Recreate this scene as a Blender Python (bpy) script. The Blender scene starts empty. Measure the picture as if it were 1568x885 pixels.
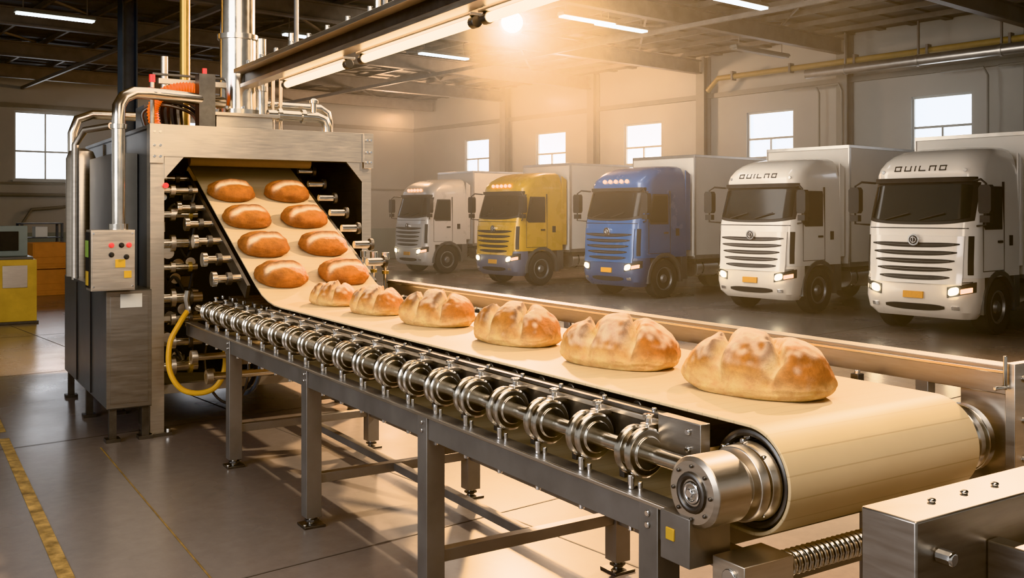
import bpy, math, random
from mathutils import Vector, Matrix, noise
random.seed(7)
scn = bpy.context.scene
TH = math.atan2(.534,.846)      # conveyor frame  (x=v, y=u)
RH = math.atan2(.636,.772)      # room frame      (x=s, y=r)
try: scn.view_settings.view_transform='Khronos PBR Neutral'
except Exception as e: print(e)

# ---------------------------------------------------------------- materials
def nt(name):
    m = bpy.data.materials.new(name); m.use_nodes = True
    t = m.node_tree; b = t.nodes['Principled BSDF']
    return m, t, b
def mat(name, col, rough=.5, metal=0., var=.15, scale=6., bump=0., emis=None, es=0., coat=0., rvar=0.1, stretch=None, spec=.5):
    m,t,b = nt(name)
    tc = t.nodes.new('ShaderNodeTexCoord')
    mp = t.nodes.new('ShaderNodeMapping')
    if stretch: mp.inputs['Scale'].default_value = stretch
    t.links.new(tc.outputs['Object'], mp.inputs[0])
    n = t.nodes.new('ShaderNodeTexNoise'); n.inputs['Scale'].default_value = scale
    n.inputs['Detail'].default_value = 6; n.inputs['Roughness'].default_value=.6
    t.links.new(mp.outputs[0], n.inputs['Vector'])
    r = t.nodes.new('ShaderNodeValToRGB')
    r.color_ramp.elements[0].position=.3; r.color_ramp.elements[1].position=.7
    r.color_ramp.elements[0].color = [c*(1-var) for c in col]+[1]
    r.color_ramp.elements[1].color = [min(1,c*(1+var)) for c in col]+[1]
    t.links.new(n.outputs['Fac'], r.inputs[0]); t.links.new(r.outputs[0], b.inputs['Base Color'])
    mr = t.nodes.new('ShaderNodeMapRange')
    mr.inputs['To Min'].default_value=max(.02,rough-rvar); mr.inputs['To Max'].default_value=min(1,rough+rvar)
    t.links.new(n.outputs['Fac'], mr.inputs[0]); t.links.new(mr.outputs[0], b.inputs['Roughness'])
    b.inputs['Metallic'].default_value = metal
    b.inputs['Coat Weight'].default_value = coat
    b.inputs['Specular IOR Level'].default_value = spec
    if bump:
        bp = t.nodes.new('ShaderNodeBump'); bp.inputs['Strength'].default_value=bump; bp.inputs['Distance'].default_value=.02
        t.links.new(n.outputs['Fac'], bp.inputs['Height']); t.links.new(bp.outputs[0], b.inputs['Normal'])
    if emis:
        b.inputs['Emission Color'].default_value = list(emis)+[1]; b.inputs['Emission Strength'].default_value = es
    return m
STEEL = mat('brushed_steel',(.64,.58,.51),.36,1.,.08,5,stretch=(1,1,12))
STEELB= mat('polished_steel',(.68,.64,.58),.2,1.,.1,8)
STEELM= mat('mid_grey_steel',(.36,.33,.30),.38,1.,.1,5,stretch=(1,1,10))
STEELD= mat('dark_steel',(.15,.14,.13),.42,.9,.25,7)
FRAME = mat('painted_frame_grey',(.27,.25,.23),.42,.7,.12,4)
PANEL = mat('machine_panel_grey',(.17,.172,.17),.35,.6,.12,2)
BLACK = mat('black_rubber',(.018,.018,.018),.6,0,.3,10)
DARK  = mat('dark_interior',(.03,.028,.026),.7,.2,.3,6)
BRASS = mat('brass',(.50,.34,.12),.35,.9,.15,6)
RED   = mat('red_plastic',(.6,.03,.02),.35,0,.1,6,emis=(1,.05,.02),es=.6)
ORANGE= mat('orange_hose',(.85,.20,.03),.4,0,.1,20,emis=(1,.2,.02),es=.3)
YHOSE = mat('yellow_hose',(.62,.33,.03),.4,0,.1,10)
YPAINT= mat('yellow_paint',(.55,.34,.05),.45,0,.15,3)
DUCTY = mat('yellow_pipe_paint',(.34,.23,.07),.5,0,.15,3)
LINEP = mat('worn_floor_paint',(.36,.23,.08),.5,0,.7,9)
BLUEP = mat('blue_grey_paint',(.13,.145,.16),.5,.2,.15,3)
LABEL = mat('label_white',(.7,.68,.62),.5,0,.05,3)
GREEN = mat('display_green',(.05,.12,.05),.3,0,.2,30,emis=(.5,.6,.1),es=.25)
CHROME= mat('chrome',(.8,.8,.8),.12,1,.03,5)
GLASS = mat('truck_glass',(.012,.015,.016),.10,0,.2,2,coat=0,rvar=.04,spec=.22)
TYRE  = mat('tyre_rubber',(.022,.021,.02),.75,0,.3,12)
RIM   = mat('wheel_rim',(.30,.30,.30),.4,.8,.15,8)
BOXW  = mat('cargo_box_white',(.68,.65,.60),.45,0,.05,1.5)
ALU   = mat('aluminium_trim',(.55,.53,.5),.35,.9,.08,5)
HEADL = mat('headlight_glow',(.9,.8,.6),.3,0,.02,5,emis=(1,.80,.50),es=55)
MARK  = mat('marker_glow',(.9,.4,.1),.3,0,.02,5,emis=(1,.42,.12),es=9)
PLATE = mat('licence_plate',(.7,.34,.04),.5,0,.1,30)
TUBEW = mat('warm_tube_glow',(1,.9,.7),.3,0,.0,5,emis=(1,.72,.40),es=9)
TUBEC = mat('cool_tube_glow',(1,1,1),.3,0,.0,5,emis=(.88,.95,1),es=9)
BULB  = mat('flood_lamp_glow',(1,.9,.7),.3,0,.0,5,emis=(1,.72,.38),es=160)
PANE  = mat('daylight_pane',(.9,.95,1),.2,0,.0,5,emis=(.92,.95,1.0),es=4.0)
WFRAME= mat('window_frame_paint',(.42,.43,.41),.5,0,.05,5)

def floor_mat():
    m,t,b = nt('polished_concrete')
    tc=t.nodes.new('ShaderNodeTexCoord')
    n1=t.nodes.new('ShaderNodeTexNoise'); n1.inputs['Scale'].default_value=.25; n1.inputs['Detail'].default_value=4; n1.inputs['Roughness'].default_value=.5
    n2=t.nodes.new('ShaderNodeTexNoise'); n2.inputs['Scale'].default_value=.8; n2.inputs['Detail'].default_value=3
    n3=t.nodes.new('ShaderNodeTexNoise'); n3.inputs['Scale'].default_value=9; n3.inputs['Detail'].default_value=8; n3.inputs['Roughness'].default_value=.7
    for n in(n1,n2,n3): t.links.new(tc.outputs['Object'],n.inputs['Vector'])
    r=t.nodes.new('ShaderNodeValToRGB'); e=r.color_ramp.elements
    e[0].position=.30; e[0].color=(.175,.160,.148,1); e[1].position=.72; e[1].color=(.245,.190,.165,1)
    x=e.new(.5); x.color=(.205,.178,.162,1)
    t.links.new(n1.outputs['Fac'],r.inputs[0])
    mx=t.nodes.new('ShaderNodeMix'); mx.data_type='RGBA'; mx.blend_type='OVERLAY'; mx.inputs[0].default_value=.20
    t.links.new(r.outputs[0],mx.inputs[6]); t.links.new(n3.outputs['Fac'],mx.inputs[7])
    t.links.new(mx.outputs[2],b.inputs['Base Color'])
    mr=t.nodes.new('ShaderNodeMapRange'); mr.inputs['To Min'].default_value=.20; mr.inputs['To Max'].default_value=.30
    mr.inputs['From Min'].default_value=.3; mr.inputs['From Max'].default_value=.7
    t.links.new(n2.outputs['Fac'],mr.inputs[0]); t.links.new(mr.outputs[0],b.inputs['Roughness'])
    return m
FLOOR=floor_mat()
WALL=mat('painted_wall',(.40,.39,.355),.75,0,.06,.8,bump=.05)
WALLD=mat('wall_dado',(.24,.27,.25),.7,0,.12,1.2)
CEIL=mat('corrugated_roof',(.125,.118,.108),.7,.1,.2,1.5)
TRUSS=mat('roof_truss_paint',(.19,.17,.15),.55,.3,.2,3)
COLM=mat('column_paint',(.23,.22,.19),.6,.1,.1,3)

def belt_mat():
    m,t,b=nt('conveyor_belt_canvas')
    uv=t.nodes.new('ShaderNodeUVMap')
    sep=t.nodes.new('ShaderNodeSeparateXYZ'); t.links.new(uv.outputs[0],sep.inputs[0])
    def line(freq,width):
        mu=t.nodes.new('ShaderNodeMath'); mu.operation='MULTIPLY'; mu.inputs[1].default_value=freq
        t.links.new(sep.outputs[1],mu.inputs[0])
        fr=t.nodes.new('ShaderNodeMath'); fr.operation='FRACT'; t.links.new(mu.outputs[0],fr.inputs[0])
        lt=t.nodes.new('ShaderNodeMath'); lt.operation='LESS_THAN'; lt.inputs[1].default_value=width
        t.links.new(fr.outputs[0],lt.inputs[0]); return lt
    l1=line(13,.06)
    n=t.nodes.new('ShaderNodeTexNoise'); n.inputs['Scale'].default_value=2; n.inputs['Detail'].default_value=4
    tc=t.nodes.new('ShaderNodeTexCoord'); t.links.new(tc.outputs['Object'],n.inputs['Vector'])
    r=t.nodes.new('ShaderNodeValToRGB'); e=r.color_ramp.elements
    e[0].position=.3; e[0].color=(.61,.47,.29,1); e[1].position=.7; e[1].color=(.69,.55,.36,1)
    t.links.new(n.outputs['Fac'],r.inputs[0])
    mx=t.nodes.new('ShaderNodeMix'); mx.data_type='RGBA'; mx.inputs[7].default_value=(.42,.29,.15,1)
    sc=t.nodes.new('ShaderNodeMath'); sc.operation='MULTIPLY'; sc.inputs[1].default_value=.45
    t.links.new(l1.outputs[0],sc.inputs[0]); t.links.new(sc.outputs[0],mx.inputs[0])
    t.links.new(r.outputs[0],mx.inputs[6]); t.links.new(mx.outputs[2],b.inputs['Base Color'])
    bp=t.nodes.new('ShaderNodeBump'); bp.inputs['Strength'].default_value=.35; bp.inputs['Distance'].default_value=.004; bp.invert=True
    t.links.new(l1.outputs[0],bp.inputs['Height']); t.links.new(bp.outputs[0],b.inputs['Normal'])
    b.inputs['Roughness'].default_value=.5
    b.inputs['Specular IOR Level'].default_value=.35
    return m
BELT=belt_mat()
def bread_mat():
    m,t,b=nt('bread_crust')
    a=t.nodes.new('ShaderNodeAttribute'); a.attribute_name='Col'
    tc=t.nodes.new('ShaderNodeTexCoord')
    n=t.nodes.new('ShaderNodeTexNoise'); n.inputs['Scale'].default_value=70; n.inputs['Detail'].default_value=8; n.inputs['Roughness'].default_value=.7
    n2=t.nodes.new('ShaderNodeTexNoise'); n2.inputs['Scale'].default_value=18; n2.inputs['Detail'].default_value=9; n2.inputs['Roughness'].default_value=.7
    for q in(n,n2): t.links.new(tc.outputs['Object'],q.inputs['Vector'])
    rr=t.nodes.new('ShaderNodeMapRange'); rr.inputs['From Min'].default_value=.3; rr.inputs['From Max'].default_value=.7; rr.inputs['To Min'].default_value=.22; rr.inputs['To Max'].default_value=.82
    t.links.new(n2.outputs['Fac'],rr.inputs[0])
    mx=t.nodes.new('ShaderNodeMix'); mx.data_type='RGBA'; mx.blend_type='OVERLAY'; mx.inputs[0].default_value=.5
    t.links.new(a.outputs['Color'],mx.inputs[6]); t.links.new(rr.outputs[0],mx.inputs[7])
    t.links.new(mx.outputs[2],b.inputs['Base Color'])
    ad=t.nodes.new('ShaderNodeMath'); t.links.new(n.outputs['Fac'],ad.inputs[0]); t.links.new(n2.outputs['Fac'],ad.inputs[1])
    bp=t.nodes.new('ShaderNodeBump'); bp.inputs['Strength'].default_value=.6; bp.inputs['Distance'].default_value=.010
    t.links.new(ad.outputs[0],bp.inputs['Height']); t.links.new(bp.outputs[0],b.inputs['Normal'])
    b.inputs['Roughness'].default_value=.6
    b.inputs['Specular IOR Level'].default_value=.3
    return m
BREAD=bread_mat()

# ---------------------------------------------------------------- builder
class B:
    def __init__(s,name,loc=(0,0,0),rot=0.):
        s.name=name; s.loc=loc; s.rot=rot; s.v=[]; s.f=[]; s.m=[]; s.mats=[]; s.uv={}
    def mi(s,m):
        if m not in s.mats: s.mats.append(m)
        return s.mats.index(m)
    def add(s,vs,fs,m):
        o=len(s.v); s.v+= [tuple(p) for p in vs]; k=s.mi(m)
        for f in fs: s.f.append([i+o for i in f]); s.m.append(k)
    def box(s,x0,x1,y0,y1,z0,z1,m):
        vs=[(x,y,z) for z in(z0,z1) for y in(y0,y1) for x in(x0,x1)]
        s.add(vs,[(0,2,3,1),(4,5,7,6),(0,1,5,4),(1,3,7,5),(3,2,6,7),(2,0,4,6)],m)
    def beam(s,p0,p1,w,h,m):
        p0=Vector(p0);p1=Vector(p1); d=(p1-p0).normalized()
        up=Vector((0,0,1)) if abs(d.z)<.95 else Vector((1,0,0))
        a=d.cross(up).normalized(); b=a.cross(d)
        vs=[p+a*(i*w/2)+b*(j*h/2) for p in(p0,p1) for i,j in((-1,-1),(1,-1),(1,1),(-1,1))]
        s.add(vs,[(0,3,2,1),(4,5,6,7),(0,1,5,4),(1,2,6,5),(2,3,7,6),(3,0,4,7)],m)
    def cyl(s,p0,p1,r,m,seg=24,r2=None):
        r2=r if r2 is None else r2
        p0=Vector(p0);p1=Vector(p1); d=(p1-p0).normalized()
        up=Vector((0,0,1)) if abs(d.z)<.9 else Vector((1,0,0))
        a=d.cross(up).normalized(); b=a.cross(d)
        vs=[]
        for p,q in((p0,r),(p1,r2)):
            for i in range(seg):
                t=2*math.pi*i/seg; vs.append(p+a*(q*math.cos(t))+b*(q*math.sin(t)))
        fs=[(i,(i+1)%seg,seg+(i+1)%seg,seg+i) for i in range(seg)]
        fs+=[tuple(range(seg))[::-1],tuple(range(seg,2*seg))]
        s.add(vs,fs,m)
    def lathe(s,c,axis,prof,m,seg=32):
        c=Vector(c); d=Vector(axis).normalized()
        up=Vector((0,0,1)) if abs(d.z)<.9 else Vector((1,0,0))
        a=d.cross(up).normalized(); b=a.cross(d); vs=[]
        for h,q in prof:
            for i in range(seg):
                t=2*math.pi*i/seg; vs.append(c+d*h+a*(q*math.cos(t))+b*(q*math.sin(t)))
        fs=[]
        for k in range(len(prof)-1):
            for i in range(seg):
                j=(i+1)%seg; fs.append((k*seg+i,k*seg+j,(k+1)*seg+j,(k+1)*seg+i))
        fs.append(tuple(range(seg))[::-1]); fs.append(tuple(range((len(prof)-1)*seg,len(prof)*seg)))
        s.add(vs,fs,m)
    def tube(s,pts,r,m,seg=12,smooth=0,ripple=0):
        P=[Vector(p) for p in pts]
        if smooth:
            Q=[]
            E=[P[0]*2-P[1]]+P+[P[-1]*2-P[-2]]
            for i in range(1,len(E)-2):
                for k in range(smooth):
                    t=k/smooth; a,b,c,d=E[i-1:i+3]
                    Q.append(.5*((2*b)+(c-a)*t+(2*a-5*b+4*c-d)*t*t+(3*b-a-3*c+d)*t**3))
            Q.append(P[-1]); P=Q
        d=(P[1]-P[0]).normalized(); up=Vector((0,0,1)) if abs(d.z)<.9 else Vector((1,0,0))
        a=d.cross(up).normalized(); vs=[]
        for i,p in enumerate(P):
            if i==0: d=(P[1]-P[0])
            elif i==len(P)-1: d=P[-1]-P[-2]
            else: d=P[i+1]-P[i-1]
            d.normalize(); a=(a-d*a.dot(d)).normalized(); b=d.cross(a)
            q=r*(1+ (ripple if i%2 else 0))
            for k in range(seg):
                t=2*math.pi*k/seg; vs.append(p+a*(q*math.cos(t))+b*(q*math.sin(t)))
        fs=[]
        for i in range(len(P)-1):
            for k in range(seg):
                j=(k+1)%seg; fs.append((i*seg+k,i*seg+j,(i+1)*seg+j,(i+1)*seg+k))
        fs.append(tuple(range(seg))[::-1]); fs.append(tuple(range((len(P)-1)*seg,len(P)*seg)))
        s.add(vs,fs,m)
    def prism(s,pts,axis,a0,a1,m):
        def mk(p,a): return {'x':(a,p[0],p[1]),'y':(p[0],a,p[1]),'z':(p[0],p[1],a)}[axis]
        n=len(pts); vs=[mk(p,a0) for p in pts]+[mk(p,a1) for p in pts]
        fs=[(i,(i+1)%n,n+(i+1)%n,n+i) for i in range(n)]+[tuple(range(n))[::-1],tuple(range(n,2*n))]
        s.add(vs,fs,m)
    def torus(s,c,axis,R,r,m,seg=28,s2=10):
        c=Vector(c); d=Vector(axis).normalized()
        up=Vector((0,0,1)) if abs(d.z)<.9 else Vector((1,0,0))
        a=d.cross(up).normalized(); b=a.cross(d); vs=[]
        for i in range(seg):
            t=2*math.pi*i/seg; e=a*math.cos(t)+b*math.sin(t)
            for k in range(s2):
                q=2*math.pi*k/s2; vs.append(c+e*(R+r*math.cos(q))+d*(r*math.sin(q)))
        fs=[(i*s2+k,((i+1)%seg)*s2+k,((i+1)%seg)*s2+(k+1)%s2,i*s2+(k+1)%s2) for i in range(seg) for k in range(s2)]
        s.add(vs,fs,m)
    def done(s,bevel=0,angle=35,recalc=True):
        me=bpy.data.meshes.new(s.name); me.from_pydata(s.v,[],s.f)
        for m in s.mats: me.materials.append(m)
        me.polygons.foreach_set('material_index',s.m)
        if recalc:
            import bmesh
            bm=bmesh.new(); bm.from_mesh(me); bmesh.ops.recalc_face_normals(bm,faces=bm.faces); bm.to_mesh(me); bm.free()
        me.polygons.foreach_set('use_smooth',[True]*len(me.polygons))
        me.set_sharp_from_angle(angle=math.radians(angle))
        o=bpy.data.objects.new(s.name,me); scn.collection.objects.link(o)
        o.location=s.loc; o.rotation_euler=(0,0,s.rot)
        if bevel:
            md=o.modifiers.new('bevel','BEVEL'); md.width=bevel; md.segments=2; md.limit_method='ANGLE'; md.angle_limit=math.radians(45)
        return o
def room(s,r,z=0): c,n=math.cos(RH),math.sin(RH); return Vector((c*s-n*r, n*s+c*r, z))
def conv(v,u,z=0): c,n=math.cos(TH),math.sin(TH); return Vector((c*v-n*u, n*v+c*u, z))

# ---------------------------------------------------------------- room
S0,S1,R0,R1,HC=-9,24,-9,36,6.9
b=B('floor',rot=RH); b.box(S0,S1,R0,R1,-.2,0,FLOOR); b.done()
b=B('ceiling',rot=RH); b.box(S0,S1,R0,R1,HC,HC+.2,CEIL)
k=R0
while k<R1: b.box(S0,S1,k,k+.2,HC-.05,HC,CEIL); k+=.9
b.done()
def wall(name,along,const,a0,a1,wins,side):
    b=B(name,rot=RH); t=.25
    def bx(p0,p1,z0,z1,m,d0=0,d1=t):
        if along=='r': b.box(const+d0,const+d1,p0,p1,z0,z1,m)
        else: b.box(p0,p1,const+d0,const+d1,z0,z1,m)
    xs=a0
    for (w0,w1,z0,z1) in sorted(wins):
        bx(xs,w0,0,HC,WALL); bx(w0,w1,0,z0,WALL); bx(w0,w1,z1,HC,WALL); xs=w1
    bx(xs,a1,0,HC,WALL)
    bx(a0,a1,0,1.3,WALLD,-.03,0)
    bx(a0,a1,5.55,5.7,COLM,-.1,0); bx(a0,a1,2.95,3.02,COLM,-.05,0)
    b.done()
W=[(11.2,12.8),(16.35,18.0),(21.4,23.1),(26.05,27.7),(30.6,32.2),(6.2,7.8)]
wall('wall_back','r',S1,R0,R1,[(a,c,3.6,5.0) for a,c in W],1)
WL=[(7.8,9.8),(2.3,4.3),(13.6,15.6)]
wall('wall_left','s',R1,S0,S1,[(a,c,3.1,5.45) for a,c in WL],1)
n=1
def window(along,const,a,c,z0,z1):
    global n
    b=B('window_%d'%n,rot=RH); n+=1
    def bx(p0,p1,q0,q1,m,d0,d1):
        if along=='r': b.box(const+d0,const+d1,p0,p1,q0,q1,m)
        else: b.box(p0,p1,const+d0,const+d1,q0,q1,m)
    bx(a,c,z0,z1,PANE,.14,.16)
    f=.06
    bx(a,a+f,z0,z1,WFRAME,.05,.13); bx(c-f,c,z0,z1,WFRAME,.05,.13)
    bx(a+f,c-f,z0,z0+f,WFRAME,.05,.13); bx(a+f,c-f,z1-f,z1,WFRAME,.05,.13)
    zm=z0+(z1-z0)*.42
    bx(a+f,c-f,zm-.03,zm+.03,WFRAME,.05,.13)
    mid=(a+c)/2; bx(mid-.025,mid+.025,z0+f,zm-.03,WFRAME,.06,.12)
    if along=='s': bx(mid-.025,mid+.025,zm+.03,z1-f,WFRAME,.06,.12)
    bx(a-.06,c+.06,z0-.06,z0,WFRAME,-.08,.05)
    b.done()
for a,c in W: window('r',S1,a,c,3.6,5.0)
for a,c in WL: window('s',R1,a,c,3.1,5.45)
for r in (4.8,9.7,14.6,19.5,24.4,29.3):
    b=B('steel_column',rot=RH)
    b.box(S1-.36,S1-.33,r-.16,r+.16,0,HC-.06,COLM); b.box(S1-.07,S1-.04,r-.16,r+.16,0,HC-.06,COLM); b.box(S1-.33,S1-.07,r-.02,r+.02,0,HC-.06,COLM)
    b.box(S1-.42,S1-.04,r-.22,r+.22,0,.03,COLM); b.done()
for X,Y in ((-8.75,22),):
    b=B('steel_column',loc=(X,Y,0),rot=RH)
    b.box(-.17,-.14,-.17,.17,0,HC-.06,BLUEP); b.box(.14,.17,-.17,.17,0,HC-.06,BLUEP); b.box(-.14,.14,-.02,.02,0,HC-.06,BLUEP); b.box(-.25,.25,-.25,.25,0,.03,BLUEP); b.done()
for r in (4.8,9.7,14.6,19.5,24.4,29.3,34):
    b=B('roof_beam',rot=RH)
    b.box(S0,S1-.4,r-.10,r+.10,6.68,6.72,TRUSS); b.box(S0,S1-.4,r-.10,r+.10,6.30,6.34,TRUSS); b.box(S0,S1-.4,r-.02,r+.02,6.34,6.68,TRUSS)
    b.done()
b=B('roof_purlins',rot=RH)
k=S0+.5
while k<S1-.5: b.box(k,k+.07,R0,R1,6.73,6.85,TRUSS); k+=1.3
for q in(8,17): b.box(q,q+.08,R0,R1,6.18,6.28,TRUSS)
r=4.8
while r<30: 
    for q in(2,9,16): b.beam((q,r,6.76),(q+4.9,r+4.9,6.76),.05,.05,TRUSS); b.beam((q+4.9,r,6.81),(q,r+4.9,6.81),.05,.05,TRUSS)
    r+=4.9
b.done()
b=B('gas_pipe',rot=RH); b.tube([(S1-.6,5,6.05),(S1-.6,18.6,6.05),(S1-.6,19,5.7)],.08,DUCTY,12)
for k in range(6,19,2): b.box(S1-.7,S1-.5,k,k+.06,5.93,6.2,TRUSS)
b.done()
b=B('ventilation_duct',rot=RH); b.cyl((S1-1.1,5,5.75),(S1-1.1,15.2,5.75),.13,ALU)
for k in range(6,16,2): b.cyl((S1-1.1,k,5.75),(S1-1.1,k+.06,5.75),.15,ALU); b.box(S1-1.13,S1-1.07,k+.01,k+.05,5.85,6.72,TRUSS)
b.done()
for rr in (14.2,14.9,10.3,8.9):
    b=B('wall_conduit',rot=RH); b.tube([(S1-.42,rr+.35,.1),(S1-.42,rr+.35,5.3),(S1-.42,rr+.45,5.5),(S1-.42,rr+1.5,5.5)],.03,COLM,8); b.done()
def strip(X,Y,z,L=1.6,lit=True):
    b=B('ceiling_strip_light',loc=(X,Y,z),rot=RH)
    b.prism([(-.12,0),(-.08,.07),(.08,.07),(.12,0)],'x',-L/2,L/2,COLM)
    b.box(-L/2+.03,L/2-.03,-.09,.09,-.04,-.005,TUBEC if lit else COLM)
    for k in(-.5,.5): b.cyl((k*L*.8,0,.07),(k*L*.8,0,6.73-z),.012,TRUSS,8)
    b.done()
for X,Y,z in ((-9.78,20.72,6.2),(-4.76,23.19,6.2),(-1.82,25.9,6.2),(2.48,21.89,6.2),(1.65,21.07,6.2),(4.59,19.36,6.2)): strip(X,Y,z)
strip(6.22,24.16,6.0,2.2,False)
b=B('floor_marking',rot=TH)
for u0,u1 in ((2,9.6),(9.9,17)): b.box(.72,.80,u0,u1,.001,.004,LINEP)
b.box(1.42,1.43,2,8.8,.001,.003,mat('thin_line_brown',(.25,.16,.06),.5,0,.5,8))
b.done()
b=B('floor_joint',rot=RH)
JO=mat('joint_dark',(.12,.105,.095),.8)
for k in range(-4,24,4): b.box(k,k+.012,R0+.1,R1-.1,.0005,.002,JO)
for k in range(-4,36,4): b.box(S0+.1,S1-.1,k+1,k+1.012,.0025,.003,JO)
b.done()

# ---------------------------------------------------------------- trucks
def truck(s,rc,body,bumper,marks,letters):
    loc=room(s,rc); T=B('box_truck',loc=loc,rot=RH-math.pi/2)
    LV=[(.28,.16,.42,.82,.20),(.40,0.02,.42,.92,.28),(.60,-.04,.42,.95,.32),(.90,-.02,.42,.95,.32),(.95,0,.42,.95,.32)]
    UV=[(.95,0,1.68,.95,.32),(1.2,.0,1.68,.95,.32),(1.76,.04,1.68,.945,.30),(2.52,.27,1.68,.915,.29),(2.62,.25,1.68,.91,.30),(2.74,.29,1.68,.895,.32),(2.86,.40,1.68,.87,.36),(2.96,.55,1.68,.83,.40),(3.04,.78,1.68,.77,.40),(3.09,1.1,1.66,.66,.38)]
    def ring(z,yf,yb,hw,r):
        P=[(-hw,yb,z)]
        for i in range(9):
            t=math.pi/2*i/8; P.append((-hw+r-r*math.cos(t),yf+r-r*math.sin(t),z))
        for i in range(9):
            t=math.pi/2*i/8; P.append((hw-r+r*math.sin(t),yf+r-r*math.cos(t),z))
        P.append((hw,yb,z)); return P
    def loft(L,m):
        R=[ring(*l) for l in L]; n=len(R[0]); vs=[p for q in R for p in q]
        fs=[(i*n+j,i*n+(j+1)%n,(i+1)*n+(j+1)%n,(i+1)*n+j) for i in range(len(R)-1) for j in range(n)]
        fs+=[tuple(range(n))[::-1],tuple(range((len(R)-1)*n,len(R)*n))]
        T.add(vs,fs,m)
    loft(LV,bumper); loft(UV,body)
    ALLV=LV[:-1]+UV
    def yf(x,z):
        for a,c in zip(ALLV,ALLV[1:]):
            if z<=c[0] or c is ALLV[-1]:
                t=min(1,max(0,(z-a[0])/(c[0]-a[0])))
                y=a[1]+(c[1]-a[1])*t; hw=a[3]+(c[3]-a[3])*t; r=a[4]+(c[4]-a[4])*t; break
        e=abs(x)-(hw-r)
        if e>0: y+= r-math.sqrt(max(0,r*r-min(e,r*.999)**2))
        return y
    def patch(z0,z1,x0,x1,off,m,nx=12,nz=3,taper=0,shear=0,bow=0,lens=0):
        F=[];Bk=[]
        zc=(z0+z1)/2
        for i in range(nz+1):
            row=[];rb=[]
            for j in range(nx+1):
                tx=taper*i/nz
                x=(x0+tx)+(x1-x0-2*tx)*j/nx
                z=z0+(z1-z0)*i/nz
                if lens: 
                    e=abs(2*j/nx-1); z=zc+(z-zc)*(1-lens*e**4)
                z+=shear*(abs(x)-min(abs(x0),abs(x1)))+bow*x*x
                y=yf(x,z); row.append((x,y-off,z)); rb.append((x,y+.03,z))
            F.append(row);Bk.append(rb)
        C=nx+1; vs=[p for r in F for p in r]+[p for r in Bk for p in r]; N=len(F)*C
        fs=[(i*C+j,i*C+j+1,(i+1)*C+j+1,(i+1)*C+j) for i in range(nz) for j in range(nx)]
        fs+=[tuple(N+k for k in f)[::-1] for f in fs]
        bd=[j for j in range(C)]+[i*C+C-1 for i in range(1,nz+1)]+[nz*C+j for j in range(C-2,-1,-1)]+[i*C for i in range(nz-1,0,-1)]
        for a,c in zip(bd,bd[1:]+bd[:1]): fs.append((a,c,c+N,a+N))
        T.add(vs,fs,m)
    patch(1.80,2.50,-.89,.89,.010,BLACK,28,6,0,0,.03,.12); patch(1.85,2.46,-.84,.84,.018,GLASS,28,6,.02,0,.03,.15)
    patch(2.49,2.57,-.86,.86,.075,DARK,24,2)
    for x in(-.55,.05): T.beam((x,yf(x,1.88)-.035,1.88),(x+.42,yf(x+.4,1.95)-.04,1.99),.015,.02,BLACK)
    patch(1.735,1.75,-.84,.84,.006,BLACK,16,1)
    patch(.84,1.62,-.78,.78,.022,body,20,5,-.02)
    for k in range(5):
        z=.90+k*.132; w_=.60+.035*k
        patch(z,z+.078,-w_,w_,.030,BLACK,20,1,0,0,.04,.75)
        patch(z+.036,z+.042,-w_+.08,w_-.08,.036,ALU,20,1,0,0,.04)
    T.cyl((0,yf(0,1.5)-.07,1.55),(0,yf(0,1.5),1.55),.095,CHROME); T.cyl((0,yf(0,1.5)-.075,1.55),(0,yf(0,1.5),1.55),.072,BLACK)
    T.torus((0,yf(0,1.5)-.07,1.55),(0,1,0),.045,.010,CHROME,20,6); T.box(-.006,.006,yf(0,1.5)-.085,yf(0,1.5)-.07,1.49,1.61,CHROME)
    patch(.40,.51,-.50,.50,.012,BLACK,14,1,0,0,.04,.6); patch(.835,.850,-.9,.9,.01,BLACK,20,1,0,0,.06)
    patch(.60,.71,-.17,.17,.03,PLATE,4,1)
    for sgn in(-1,1):
        def pp(z0,z1,a,c,off,m,nx=8,nz=2,**k):
            x0,x1=(a,c) if sgn>0 else(-c,-a); patch(z0,z1,x0,x1,off,m,nx,nz,**k)
        pp(.635,.80,.56,.93,.012,BLACK,shear=.25)
        pp(.66,.78,.59,.74,.030,HEADL,lens=.5,shear=.25)
        pp(.70,.775,.77,.90,.028,MARK if sgn>0 else CHROME,shear=.25)
        pp(.44,.50,.62,.74,.02,CHROME)
        pp(1.0,1.62,.84,.90,.010,BLACK,3,3)
        def side(poly,x0,x1,m): T.prism(poly,'x',sgn*x0,sgn*x1,m)
        side([(.36,1.80),(.52,2.42),(1.02,2.42),(1.04,2.36),(1.04,1.72),(.44,1.72)],.88,.953,BLACK)
        side([(.40,1.83),(.55,2.38),(1.0,2.38),(1.0,1.76),(.46,1.76)],.88,.959,GLASS)
        for q in((.36,.372,1.05,1.8),(1.10,1.112,1.0,2.5)): T.box(min(sgn*.90,sgn*.954),max(sgn*.90,sgn*.954),*q,BLACK)
        T.box(min(sgn*.94,sgn*.954),max(sgn*.94,sgn*.954),.36,1.11,1.045,1.057,BLACK)
        T.box(min(sgn*.93,sgn*.975),max(sgn*.93,sgn*.975),.88,1.02,1.50,1.54,BLACK)
        T.box(min(sgn*.93,sgn*.957),max(sgn*.93,sgn*.957),1.3,1.42,1.45,1.62,BLACK)
        T.tube([(sgn*.84,.27,2.50),(sgn*1.02,.12,2.52),(sgn*1.12,.08,2.45),(sgn*1.12,.08,1.80),(sgn*.90,.24,1.78)],.018,BLACK,8)
        x0,x1=sorted((sgn*1.02,sgn*1.22))
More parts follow.
